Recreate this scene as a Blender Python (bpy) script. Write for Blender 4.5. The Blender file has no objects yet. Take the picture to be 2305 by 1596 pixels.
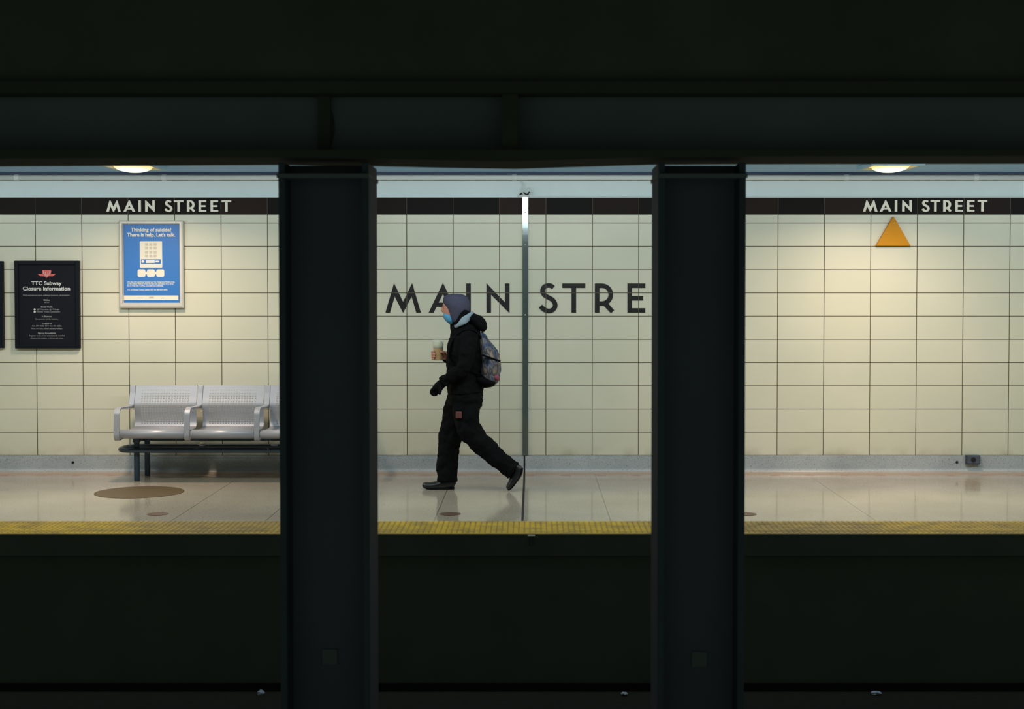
import bpy, bmesh, math, random
from mathutils import Vector, Matrix, Euler, noise as mnoise
random.seed(4)
PI = math.pi
scene = bpy.context.scene
C = scene.collection

# ------------------------------------------------------------------ camera
F = 3341.0                    # focal length in pixels of the 2305-wide frame
CX, CY = 1198.0, 750.0        # principal point
PITCH = math.atan(0.030)
DW = 13.0                     # distance camera -> tiled wall
def _dir(px, py):
    u, v = (px - CX) / F, (CY - py) / F
    c, s = math.cos(PITCH), math.sin(PITCH)
    return Vector((u, c + v * s, -s + v * c))
_d = _dir(1150, 1065)
H = -DW * _d.z / _d.y         # camera height so that the wall foot is at z = 0
def at(px, py, Y):
    d = _dir(px, py)
    t = Y / d.y
    return Vector((d.x * t, Y, H + d.z * t))
def on_floor(px, py, z=0.0):
    d = _dir(px, py)
    t = (z - H) / d.z
    return Vector((d.x * t, d.y * t, z))
cam = bpy.data.cameras.new('camera')
cam.sensor_width = 36.0
cam.lens = 36.0 * F / 2305.0
cam.shift_x = -(CX - 1152.5) / 2305.0
cam.shift_y = -(798.0 - CY) / 2305.0
cam.clip_start = 0.05
cam.dof.use_dof = True
cam.dof.focus_distance = 12.6
cam.dof.aperture_fstop = 3.6
co = bpy.data.objects.new('camera', cam)
C.objects.link(co)
co.location = (0, 0, H)
co.rotation_euler = (PI / 2 - PITCH, 0, 0)
scene.camera = co

# ------------------------------------------------------------------ world, exposure, lights
scene.view_settings.view_transform = 'Standard'
scene.view_settings.look = 'None'
scene.view_settings.gamma = 1.0
scene.view_settings.use_curve_mapping = False
scene.view_settings.exposure = 0.0
w = bpy.data.worlds.new('world')
scene.world = w
w.use_nodes = True
w.node_tree.nodes['Background'].inputs[0].default_value = (0.62, 1.0, 0.72, 1)
w.node_tree.nodes['Background'].inputs[1].default_value = 0.085

def area(name, loc, sx, sy, power, col, rot=(0, 0, 0), spread=180):
    l = bpy.data.lights.new(name, 'AREA')
    l.shape = 'RECTANGLE'; l.size = sx; l.size_y = sy
    l.energy = power; l.color = col; l.spread = math.radians(spread)
    o = bpy.data.objects.new(name, l); C.objects.link(o)
    o.location = loc; o.rotation_euler = rot
    return o
# unseen strips, added behind the beam to give the platform its cool light
COOL = (0.86, 0.96, 0.95)
STRIP_Y, STRIP_Z = 10.15, 2.52
for sx in (-4.4, 0.0, 4.4):
    area('unseen_cool_light', (sx, STRIP_Y, STRIP_Z - 0.02), 3.4, 0.14, 42, COOL, (math.radians(48), 0, 0))

# ------------------------------------------------------------------ helpers
def tag(o, label=None, cat=None, group=None, kind=None):
    if label: o['label'] = label
    if cat: o['category'] = cat
    if group: o['group'] = group
    if kind: o['kind'] = kind
    return o
def empty(name, loc, label, cat, group=None):
    o = bpy.data.objects.new(name, None); C.objects.link(o)
    o.empty_display_size = 0.1
    o.location = loc
    return tag(o, label, cat, group)
def wloc(o):
    v = Vector((0, 0, 0))
    while o is not None:
        v += o.location; o = o.parent
    return v
def obj(name, bm, m, parent=None, smooth=False, bevel=0, origin=None):
    """bm holds world coordinates"""
    off = wloc(parent) if parent else Vector((0, 0, 0))
    org = Vector(origin) if origin is not None else off
    bmesh.ops.translate(bm, verts=bm.verts, vec=-org)
    me = bpy.data.meshes.new(name)
    bmesh.ops.recalc_face_normals(bm, faces=bm.faces)
    bm.to_mesh(me); bm.free()
    if smooth:
        for p in me.polygons: p.use_smooth = True
    for mm in (m if isinstance(m, (list, tuple)) else [m]): me.materials.append(mm)
    o = bpy.data.objects.new(name, me); C.objects.link(o)
    o.location = org - off
    o.parent = parent
    if bevel:
        b = o.modifiers.new('bevel', 'BEVEL'); b.width = bevel; b.segments = 2; b.limit_method = 'ANGLE'
        b.angle_limit = math.radians(40)
    return o
def box(bm, x0, x1, y0, y1, z0, z1, mi=0):
    v = [bm.verts.new((x, y, z)) for x in (x0, x1) for y in (y0, y1) for z in (z0, z1)]
    for f in ((0, 1, 3, 2), (4, 6, 7, 5), (0, 4, 5, 1), (2, 3, 7, 6), (0, 2, 6, 4), (1, 5, 7, 3)):
        fc = bm.faces.new([v[i] for i in f]); fc.material_index = mi
    return v
def prism_xz(bm, pts, y0, y1):
    """polygon of (x, z), extruded between y0 (near) and y1"""
    a = [bm.verts.new((p[0], y0, p[1])) for p in pts]
    b = [bm.verts.new((p[0], y1, p[1])) for p in pts]
    n = len(pts)
    bm.faces.new(a); bm.faces.new(b[::-1])
    for i in range(n): bm.faces.new((a[i], b[i], b[(i + 1) % n], a[(i + 1) % n]))
def prism_yz(bm, pts, x0, x1):
    a = [bm.verts.new((x0, p[0], p[1])) for p in pts]
    b = [bm.verts.new((x1, p[0], p[1])) for p in pts]
    n = len(pts)
    bm.faces.new(a); bm.faces.new(b[::-1])
    for i in range(n): bm.faces.new((a[i], b[i], b[(i + 1) % n], a[(i + 1) % n]))
def disc(bm, c, r, z0, z1, n=48, r1=None):
    r1 = r if r1 is None else r1
    a = [bm.verts.new((c[0] + r * math.cos(2 * PI * i / n), c[1] + r * math.sin(2 * PI * i / n), z0)) for i in range(n)]
    b = [bm.verts.new((c[0] + r1 * math.cos(2 * PI * i / n), c[1] + r1 * math.sin(2 * PI * i / n), z1)) for i in range(n)]
    bm.faces.new(a[::-1]); bm.faces.new(b)
    for i in range(n): bm.faces.new((a[i], a[(i + 1) % n], b[(i + 1) % n], b[i]))
def cr(p0, p1, p2, p3, t):
    return [0.5 * (2 * b + (c - a) * t + (2 * a - 5 * b + 4 * c - d) * t * t + (3 * b - a - 3 * c + d) * t ** 3)
            for a, b, c, d in zip(p0, p1, p2, p3)]
def spline(pts, n=6, closed=False):
    out = []; m = len(pts)
    rng = range(m) if closed else range(m - 1)
    for i in rng:
        if closed: q = [pts[(i + k) % m] for k in (-1, 0, 1, 2)]
        else: q = [pts[max(0, i - 1)], pts[i], pts[i + 1], pts[min(m - 1, i + 2)]]
        for k in range(n): out.append(cr(*q, k / n))
    if not closed: out.append(list(pts[-1]))
    return out
def tube(bm, pts, n=20, sub=5, side=None, closed=False, flat=False):
    """pts: (x, y, z, ra, rb): ra is the radius in the x-z plane, rb along the side axis"""
    P = spline(pts, sub, closed) if sub > 1 else [list(p) for p in pts]
    rings = []; m = len(P); last = None
    for i, p in enumerate(P):
        if closed: t = Vector(P[(i + 1) % m][:3]) - Vector(P[i - 1][:3])
        else: t = Vector(P[min(m - 1, i + 1)][:3]) - Vector(P[max(0, i - 1)][:3])
        t.normalize()
        s = Vector(side) if side is not None else (last if last is not None else (Vector((0, 1, 0)) if abs(t.y) < .9 else Vector((1, 0, 0))))
        s = (s - t * s.dot(t)).normalized()
        last = s.copy()
        u = t.cross(s)
        if flat: s = Vector((0, 1, 0)); u = Vector((1, 0, 0))
        rings.append([bm.verts.new(Vector(p[:3]) + u * p[3] * math.cos(2 * PI * k / n) + s * p[4] * math.sin(2 * PI * k / n)) for k in range(n)])
    mm = m if closed else m - 1
    for i in range(mm):
        a, b = rings[i], rings[(i + 1) % m]
        for k in range(n): bm.faces.new((a[k], a[(k + 1) % n], b[(k + 1) % n], b[k]))
    if not closed:
        bm.faces.new(rings[0][::-1]); bm.faces.new(rings[-1])
def ellipsoid(bm, c, r, rot=(0, 0, 0), seg=24):
    M = Matrix.Translation(Vector(c)) @ Euler(rot).to_matrix().to_4x4() @ Matrix.Diagonal((r[0], r[1], r[2], 1))
    bmesh.ops.create_uvsphere(bm, u_segments=seg, v_segments=seg // 2 + 2, radius=1, matrix=M)
def remesh(o, vox, smooth=4, disp=0, scale=.1):
    r = o.modifiers.new('remesh', 'REMESH'); r.mode = 'VOXEL'; r.voxel_size = vox; r.use_smooth_shade = True
    s = o.modifiers.new('smooth', 'SMOOTH'); s.iterations = smooth; s.factor = .6
    if disp:
        t = bpy.data.textures.new('folds', 'CLOUDS'); t.noise_scale = scale; t.noise_depth = 2
        d = o.modifiers.new('folds', 'DISPLACE'); d.texture = t; d.strength = disp; d.mid_level = .5
    return o

# ------------------------------------------------------------------ materials
class NT:
    def __init__(s, name):
        s.m = bpy.data.materials.new(name); s.m.use_nodes = True
        s.t = s.m.node_tree; s.b = s.t.nodes['Principled BSDF']
    def n(s, typ, **kw):
        x = s.t.nodes.new(typ)
        for k, v in kw.items(): setattr(x, k, v)
        return x
    def set(s, x, i, v):
        if isinstance(v, bpy.types.NodeSocket): s.t.links.new(v, x.inputs[i])
        else: x.inputs[i].default_value = v
    def math(s, op, a, b=0.0, c=0.0):
        x = s.n('ShaderNodeMath', operation=op)
        s.set(x, 0, a); s.set(x, 1, b); s.set(x, 2, c)
        return x.outputs[0]
    def mix(s, f, a, b, mode='MIX'):
        x = s.n('ShaderNodeMix', data_type='RGBA', blend_type=mode)
        s.set(x, 0, f)
        s.set(x, 6, a); s.set(x, 7, b)
        return x.outputs[2]
    def pos(s):
        x = s.n('ShaderNodeTexCoord'); y = s.n('ShaderNodeSeparateXYZ')
        s.t.links.new(x.outputs['Object'], y.inputs[0])
        return x.outputs['Object'], y.outputs[0], y.outputs[1], y.outputs[2]
    def noise(s, vec, scale, detail=3, rough=.5):
        x = s.n('ShaderNodeTexNoise'); s.t.links.new(vec, x.inputs['Vector'])
        x.inputs['Scale'].default_value = scale; x.inputs['Detail'].default_value = detail; x.inputs['Roughness'].default_value = rough
        return x.outputs[0]
    def ramp(s, f, stops):
        x = s.n('ShaderNodeValToRGB'); s.set(x, 0, f)
        e = x.color_ramp.elements
        while len(e) < len(stops): e.new(.5)
        for q, (p, c) in zip(e, stops): q.position = p; q.color = c if len(c) == 4 else (*c, 1)
        return x.outputs[0]
    def maprange(s, v, a, b, c=0.0, d=1.0):
        x = s.n('ShaderNodeMapRange'); s.set(x, 0, v)
        for i, q in enumerate((a, b, c, d)): x.inputs[i + 1].default_value = q
        return x.outputs[0]
    def bump(s, h, dist, strength=1.0):
        x = s.n('ShaderNodeBump'); s.set(x, 'Height', h); x.inputs['Distance'].default_value = dist; x.inputs['Strength'].default_value = strength
        s.t.links.new(x.outputs[0], s.b.inputs['Normal'])
    def col(s, v): s.set(s.b, 'Base Color', v)
    def rough(s, v): s.set(s.b, 'Roughness', v)
def c4(r, g, b): return (r, g, b, 1)
def srgb(r, g, b):
    f = lambda v: (v / 255 / 12.92) if v / 255 <= .04045 else ((v / 255 + .055) / 1.055) ** 2.4
    return (f(r), f(g), f(b), 1)
def mat(name, col, rough=.5, metal=0, var=.12, nscale=12, bump=0, emit=0, spec=None):
    k = NT(name)
    v, x, y, z = k.pos()
    nz = k.noise(v, nscale, 4)
    a = tuple(min(1, q * (1 - var)) for q in col[:3]) + (1,)
    b = tuple(min(1, q * (1 + var)) for q in col[:3]) + (1,)
    k.col(k.mix(nz, a, b))
    k.rough(rough); k.b.inputs['Metallic'].default_value = metal
    if spec is not None: k.b.inputs['Specular IOR Level'].default_value = spec
    if bump: k.bump(nz, bump)
    if emit:
        k.b.inputs['Emission Color'].default_value = (*col[:3], 1); k.b.inputs['Emission Strength'].default_value = emit
    return k.m

# tile grid measured on the wall
XA = at(82, 753, DW).x; XB = at(2271.5, 753, DW).x
TP = (XB - XA) / 21.0                       # tile pitch in x
Z_BOT = at(1150, 1025, DW).z
Z_R10 = at(1150, 502, DW).z
ZP = (Z_R10 - Z_BOT) / 10.0
Z_BAND0 = at(1150, 483, DW).z
Z_BAND1 = at(1150, 445, DW).z
Z_CEIL = at(1150, 387.5, DW - .17).z
GW = 0.0062
def grid_mask(k, x, z, gw=GW, rows=True):
    fx = k.math('FRACT', k.math('DIVIDE', k.math('SUBTRACT', x, XA - 40 * TP), TP))
    ex = k.math('MULTIPLY', k.math('MINIMUM', fx, k.math('SUBTRACT', 1.0, fx)), TP)
    if rows:
        fz = k.math('FRACT', k.math('DIVIDE', k.math('SUBTRACT', z, Z_BOT - 20 * ZP), ZP))
        ez = k.math('MULTIPLY', k.math('MINIMUM', fz, k.math('SUBTRACT', 1.0, fz)), ZP)
        d = k.math('MINIMUM', ex, ez)
    else: d = ex
    return k.maprange(d, gw * .35, gw * .65, 1.0, 0.0)
def tile_id(k, x, z, rows=True):
    ix = k.math('FLOOR', k.math('DIVIDE', k.math('SUBTRACT', x, XA - 40 * TP), TP))
    iz = k.math('FLOOR', k.math('DIVIDE', k.math('SUBTRACT', z, Z_BOT - 20 * ZP), ZP)) if rows else 0.0
    cmb = k.n('ShaderNodeCombineXYZ'); k.set(cmb, 0, ix); k.set(cmb, 1, iz)
    wn = k.n('ShaderNodeTexWhiteNoise', noise_dimensions='3D'); k.t.links.new(cmb.outputs[0], wn.inputs[0])
    return wn.outputs[0]
def tile_mat():
    k = NT('cream_wall_tile')
    v, x, y, z = k.pos()
    g = grid_mask(k, x, z)
    c = k.mix(tile_id(k, x, z), srgb(212, 209, 188), srgb(220, 216, 196))
    c = k.mix(k.maprange(k.noise(v, 1.3, 3), .35, .7), c, srgb(208, 207, 188))
    # grime rising from the foot of the wall
    gr = k.math('MULTIPLY', k.maprange(z, Z_BOT, Z_BOT + .09, 1.0, 0.0), k.maprange(k.noise(v, 5, 5), .42, .75))
    c = k.mix(k.math('MULTIPLY', gr, .55), c, srgb(135, 125, 92))
    c = k.mix(g, c, srgb(64, 50, 28))
    k.col(c); k.rough(k.mix(g, c4(.33, .33, .33), c4(.9, .9, .9)))
    hh = k.math('ADD', k.math('SUBTRACT', 1.0, g), k.math('MULTIPLY', tile_id(k, x, z), .15))
    k.bump(hh, .0015, .5)
    return k.m
def band_mat():
    k = NT('dark_brown_band_tile')
    v, x, y, z = k.pos()
    g = grid_mask(k, x, z, .006, False)
    t = tile_id(k, x, z, False)
    c = k.ramp(t, [(0, srgb(22, 21, 19)), (.5, srgb(32, 26, 24)), (1, srgb(46, 34, 31))])
    c = k.mix(g, c, srgb(82, 74, 68))
    k.col(c); k.rough(.5); k.b.inputs['Specular IOR Level'].default_value = .08
    return k.m
def letter_mat():
    k = NT('black_letter_glaze')
    v, x, y, z = k.pos()
    g = grid_mask(k, x, z, .005)
    k.col(k.mix(g, srgb(30, 29, 28), srgb(92, 84, 66))); k.rough(.4); k.b.inputs['Specular IOR Level'].default_value = .3
    return k.m
FLOOR_JOINTS = [-2.52, -1.86, -.685, .547, 2.40]
def floor_mat():
    k = NT('terrazzo_floor')
    v, x, y, z = k.pos()
    base = k.mix(k.maprange(k.noise(v, 1.1, 4), .3, .7), srgb(168, 160, 144), srgb(188, 180, 164))
    sp = k.noise(v, 85, 3, .7)
    base = k.mix(k.maprange(sp, .42, .36), base, srgb(128, 116, 100))
    base = k.mix(k.maprange(sp, .62, .7), base, srgb(196, 186, 168))
    # brown wear along the foot of the wall
    dirt = k.math('MULTIPLY', k.maprange(y, 11.8, 12.95, 0.0, 1.0), k.maprange(k.noise(v, 4, 4), .25, .7, .35, 1.0))
    base = k.mix(k.math('MULTIPLY', dirt, .75), base, srgb(162, 128, 92))
    # row of rusty marks 0.3 m apart
    fx = k.math('SUBTRACT', k.math('FRACT', k.math('DIVIDE', k.math('ADD', x, 30.0 - .092), .3035)), .5)
    ddx = k.math('MULTIPLY', fx, .3035 / .045)
    ddy = k.math('DIVIDE', k.math('SUBTRACT', y, 12.84), .045)
    dd = k.math('ADD', k.math('MULTIPLY', ddx, ddx), k.math('MULTIPLY', ddy, ddy))
    dd = k.math('ADD', dd, k.math('MULTIPLY', k.math('SUBTRACT', k.noise(v, 28, 3), .5), 1.2))
    base = k.mix(k.math('MULTIPLY', k.maprange(dd, 1.4, .6), .85), base, srgb(158, 88, 45))
    jm = None
    for jx in FLOOR_JOINTS:
        a = k.maprange(k.math('ABSOLUTE', k.math('SUBTRACT', x, jx)), .0015, .0035, 1.0, 0.0)
        jm = a if jm is None else k.math('MAXIMUM', jm, a)
    base = k.mix(k.math('MULTIPLY', jm, .8), base, srgb(62, 58, 50))
    k.col(base)
    k.rough(k.maprange(k.noise(v, 3, 3), .3, .7, .07, .14))
    k.b.inputs['Specular IOR Level'].default_value = .8
    return k.m
def base_mat():
    k = NT('terrazzo_baseboard')
    v, x, y, z = k.pos()
    sp = k.noise(v, 150, 3, .7)
    base = k.mix(k.maprange(k.noise(v, 2, 4), .3, .7), srgb(154, 162, 168), srgb(182, 188, 192))
    base = k.mix(k.maprange(sp, .40, .34), base, srgb(62, 60, 56))
    base = k.mix(k.maprange(sp, .6, .68), base, srgb(202, 200, 192))
    base = k.mix(k.math('MULTIPLY', k.maprange(z, .03, .0), .7), base, srgb(170, 132, 92))
    k.col(base); k.rough(.35)
    return k.m
def tactile_mat():
    k = NT('yellow_tactile_plastic')
    v, x, y, z = k.pos()
    c = k.mix(k.maprange(k.noise(v, .55, 2), .42, .58), srgb(206, 170, 32), srgb(168, 140, 66))  # bright and dull yellow: uneven lighting and dirt, both in the colour
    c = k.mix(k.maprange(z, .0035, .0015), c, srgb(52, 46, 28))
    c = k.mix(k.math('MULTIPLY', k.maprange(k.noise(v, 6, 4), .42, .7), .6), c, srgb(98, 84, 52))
    k.col(c); k.rough(.6)
    return k.m
def perf_cover_mat():
    k = NT('brown_manhole_iron')
    v, x, y, z = k.pos()
    s = 2 * PI / .022
    a = k.math('MULTIPLY', k.math('SINE', k.math('MULTIPLY', k.math('ADD', x, y), s)), k.math('SINE', k.math('MULTIPLY', k.math('SUBTRACT', x, y), s)))
    k.col(k.mix(k.maprange(a, -.3, .4), srgb(90, 75, 54), srgb(124, 105, 76))); k.rough(.42); k.b.inputs['Metallic'].default_value = .35
    k.bump(a, .002)
    return k.m
M = dict(
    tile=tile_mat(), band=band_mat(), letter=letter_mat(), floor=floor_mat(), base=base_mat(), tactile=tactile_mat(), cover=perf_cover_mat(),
    bed=mat('sooty_track_bed', (.024, .024, .02), .95, nscale=20, var=.3, spec=.05),
    face=mat('sooty_platform_face', (.21, .20, .175), .9, nscale=3, var=.15, spec=.05),
    flange=mat('sooty_beam_flange', (.11, .105, .09), .9, nscale=2, var=.2, spec=.05),
    plaster=mat('pale_plaster', srgb(222, 235, 238), .6, nscale=3, var=.05),
    ceilp=mat('blue_grey_ceiling_paint', srgb(150, 196, 236), .6, nscale=2, var=.06),
    pipe=mat('painted_conduit', srgb(214, 220, 220), .45, nscale=4, var=.06),
    shadowgap=mat('navy_shadow_strip', srgb(36, 52, 84), .6),
    black=mat('black_tunnel_paint', (.145, .135, .12), .9, nscale=2.5, var=.25, spec=.1),
    beamweb=mat('blue_black_steel_lit_tone', (.235, .225, .27), .8, nscale=1.5, var=.25, spec=.15),  # light on the beam web is put into this lighter colour
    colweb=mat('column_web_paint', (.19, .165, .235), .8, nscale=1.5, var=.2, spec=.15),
    column=mat('column_black_paint', (.105, .11, .155), .75, nscale=2, var=.2, spec=.2),
    white=mat('white_letter_enamel', srgb(242, 234, 218), .4, var=.02),
    steel=mat('stainless_steel', (.22, .26, .27), .16, metal=.75, nscale=6, var=.1),
    alum=mat('brushed_aluminium', srgb(206, 200, 190), .4, metal=.15, nscale=30, var=.06),
    frameblk=mat('black_frame_enamel', (.007, .009, .013), .5, spec=.1),
    noticebg=mat('charcoal_notice_print', srgb(21, 23, 32), .6, nscale=6, var=.08, spec=.12),
    printwhite=mat('white_print', srgb(205, 205, 205), .5, var=.02),
    printgrey=mat('grey_print', srgb(150, 150, 152), .5, var=.02),
    red=mat('red_print', srgb(205, 92, 88), .5, var=.04),
    blue=mat('blue_poster_print', srgb(40, 112, 190), .45, nscale=5, var=.04),
    cream=mat('cream_print', srgb(228, 222, 206), .5, var=.02),
    gold=mat('gold_triangle_enamel', srgb(204, 138, 14), .5, nscale=3, var=.05, spec=.2),
    bench=mat('silver_bench_paint', srgb(160, 162, 170), .42, metal=.2, nscale=20, var=.04),
    leg=mat('slate_bench_leg_paint', srgb(48, 64, 78), .35, metal=.2, var=.1),
    dark=mat('dark_recess', (.006, .006, .006), .8),
    outlet=mat('outlet_grey_metal', srgb(92, 100, 116), .4, metal=.4),
    jacket=mat('black_jacket_cloth', srgb(12, 13, 14), .85, nscale=9, var=.3, bump=.004, spec=.08),
    trousers=mat('charcoal_trouser_cloth', srgb(13, 15, 16), .85, nscale=8, var=.3, bump=.004, spec=.08),
    hood=mat('slate_grey_knit', srgb(74, 74, 92), .9, nscale=60, var=.15, bump=.002, spec=.1),
    lining=mat('pale_grey_fleece', srgb(138, 156, 168), .85, nscale=30, var=.12),
    skin=mat('skin', srgb(188, 130, 110), .5, nscale=15, var=.06),
    mask=mat('light_blue_mask', srgb(80, 150, 188), .7, nscale=40, var=.05),
    shoe=mat('black_shoe_leather', srgb(16, 19, 24), .4, nscale=20, var=.2),
    sole=mat('black_rubber_sole', srgb(9, 10, 11), .8, spec=.15),
    patch=mat('rust_red_patch', srgb(100, 54, 50), .7),
    packblack=mat('black_pack_nylon', srgb(12, 12, 14), .85, spec=.06, nscale=20, var=.2),
    pink=mat('dusty_pink_nylon', srgb(128, 62, 78), .7, nscale=20),
    paper=mat('crumpled_paper', srgb(170, 182, 205), .7, nscale=30),
    coffee=mat('milky_coffee', srgb(184, 132, 50), .35, nscale=20, var=.2),
    foam=mat('pale_foam', srgb(196, 194, 170), .5, nscale=25, var=.1),
    housing=mat('pale_blue_lamp_housing', srgb(150, 184, 200), .4),
)
def pack_mat():
    k = NT('patterned_pack_nylon')
    v, x, y, z = k.pos()
    mp = k.n('ShaderNodeMapping'); k.t.links.new(v, mp.inputs[0]); mp.inputs['Rotation'].default_value = (0, .7, 0); mp.inputs['Scale'].default_value = (1.9, 1, .8)
    n = k.noise(mp.outputs[0], 11, 2, .5)
    c = k.ramp(n, [(.36, srgb(26, 30, 42)), (.44, srgb(54, 70, 104)), (.50, srgb(112, 106, 104)), (.55, srgb(44, 48, 64)), (.64, srgb(136, 120, 106))])
    k.col(c); k.rough(.7)
    return k.m
M['pack'] = pack_mat()
def clear_mat():
    k = NT('clear_plastic')
    k.col(srgb(235, 235, 220)); k.rough(.15); k.b.inputs['Alpha'].default_value = .17
    return k.m
M['clear'] = clear_mat()
def lens_mat():
    k = NT('glowing_lamp_lens')
    v, x, y, z = k.pos()
    rx, ry = k.math('DIVIDE', x, .145), k.math('DIVIDE', y, .235)
    rr = k.math('SQRT', k.math('ADD', k.math('MULTIPLY', rx, rx), k.math('MULTIPLY', ry, ry)))
    c = k.mix(k.maprange(rr, .72, 1.0), c4(1.0, .88, .66), c4(.85, .42, .10))
    k.col(c4(.6, .55, .45)); k.set(k.b, 'Emission Color', c); k.b.inputs['Emission Strength'].default_value = 1.45
    return k.m
M['lens'] = lens_mat()

# ------------------------------------------------------------------ setting
XL, XR = -6.6, 6.6
def struct(name, bm, m, **kw):
    return tag(obj(name, bm, m, origin=(0, 0, 0), **kw), kind='structure')
EDGE_Y = on_floor(1150, 1203).y
TACT_Y = on_floor(1150, 1174.5).y
bm = bmesh.new(); box(bm, XL, XR, DW, DW + .3, Z_BOT, Z_BAND0); struct('wall_back', bm, M['tile'])
bm = bmesh.new(); box(bm, XL, XR, DW - .002, DW + .3, Z_BAND0, Z_BAND1); struct('trim_1', bm, M['band'])
# pale upper wall: fascia with a small ledge at its foot
zl = at(1150, 439, DW - .03).z
bm = bmesh.new()
box(bm, XL, XR, DW + .0, DW + .3, Z_BAND1, Z_CEIL + .35)
struct('wall_upper', bm, M['plaster'])
bm = bmesh.new(); box(bm, XL, at(1165, 440, DW).x, DW - .016, DW, Z_BAND1, zl); box(bm, at(1199, 440, DW).x, XR, DW - .016, DW, Z_BAND1 + .012, zl)
struct('trim_2', bm, M['plaster'], bevel=.003)
# cove baseboard
prof = [(DW + .3, Z_BOT), (DW - .004, Z_BOT), (DW - .010, Z_BOT - .006)]
for i in range(9):
    a = PI / 2 * i / 8
    prof.append((DW - .012 - .05 * (1 - math.cos(a)), .05 * (1 - math.sin(a))))
prof += [(DW - .062, -.02), (DW + .3, -.02)]
bm = bmesh.new(); prism_yz(bm, prof, XL, XR); struct('baseboard_back', bm, M['base'])
bm = bmesh.new(); box(bm, XL, XR, EDGE_Y, DW + .3, -.14, 0); struct('floor', bm, M['floor'])
# dark expansion joint running down the baseboard and across the platform
JX = at(1180.5, 1050, DW).x
bm = bmesh.new()
prism_yz(bm, [(DW, Z_BOT)] + [(y_ - .003, z_ + .001) for y_, z_ in prof[1:-2]] + [(DW - .066, 0), (DW, 0)], JX - .007, JX + .007)
box(bm, JX - .008, JX + .008, TACT_Y, DW - .01, -.004, .0012)
struct('trim_3', bm, M['dark'])
# platform front, undercut below the lip, and track bed
bm = bmesh.new(); box(bm, XL, XR, EDGE_Y + .05, EDGE_Y + .4, -1.15, -.14)
box(bm, XL, XR, EDGE_Y - .006, EDGE_Y, -.14, -.001)
struct('wall_platform_face', bm, M['face'])
ZT = -1.0
bm = bmesh.new(); box(bm, XL, XR, 4.6, EDGE_Y + .3, ZT - .15, ZT); struct('floor_track_bed', bm, M['bed'])
bm = bmesh.new(); box(bm, XL, XR, 7.2, DW + .3, Z_CEIL, Z_CEIL + .3); struct('ceiling', bm, M['ceilp'])
bm = bmesh.new(); box(bm, XL - .2, XL, 7.2, DW + .3, -1.15, Z_CEIL + .3); struct('wall_left', bm, M['tile'])
bm = bmesh.new(); box(bm, XR, XR + .2, 7.2, DW + .3, -1.15, Z_CEIL + .3); struct('wall_right', bm, M['tile'])

# tactile strip
def tactile():
    bm = bmesh.new()
    box(bm, XL, XR, EDGE_Y - .004, TACT_Y, 0.0, .0025)
    px_, py_ = .0372, (TACT_Y - EDGE_Y) / 9
    nx = int((XR - XL) / px_)
    for i in range(nx):
        x = XL + (i + .5) * px_
        if abs(x) > 5.2: continue
        for j in range(9):
            y = EDGE_Y + (j + .5) * py_
            a = [(x + sx * .0150, y + sy * .022, .0025) for sx, sy in ((-1, -1), (1, -1), (1, 1), (-1, 1))]
            b = [(x + sx * .0105, y + sy * .016, .0075) for sx, sy in ((-1, -1), (1, -1), (1, 1), (-1, 1))]
            va = [bm.verts.new(p) for p in a]; vb = [bm.verts.new(p) for p in b]
            bm.faces.new(vb)
            for k in range(4): bm.faces.new((va[k], va[(k + 1) % 4], vb[(k + 1) % 4], vb[k]))
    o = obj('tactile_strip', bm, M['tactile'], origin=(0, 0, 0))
    tag(o, 'long yellow studded warning strip along the platform edge', 'tactile strip')
tactile()

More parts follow.
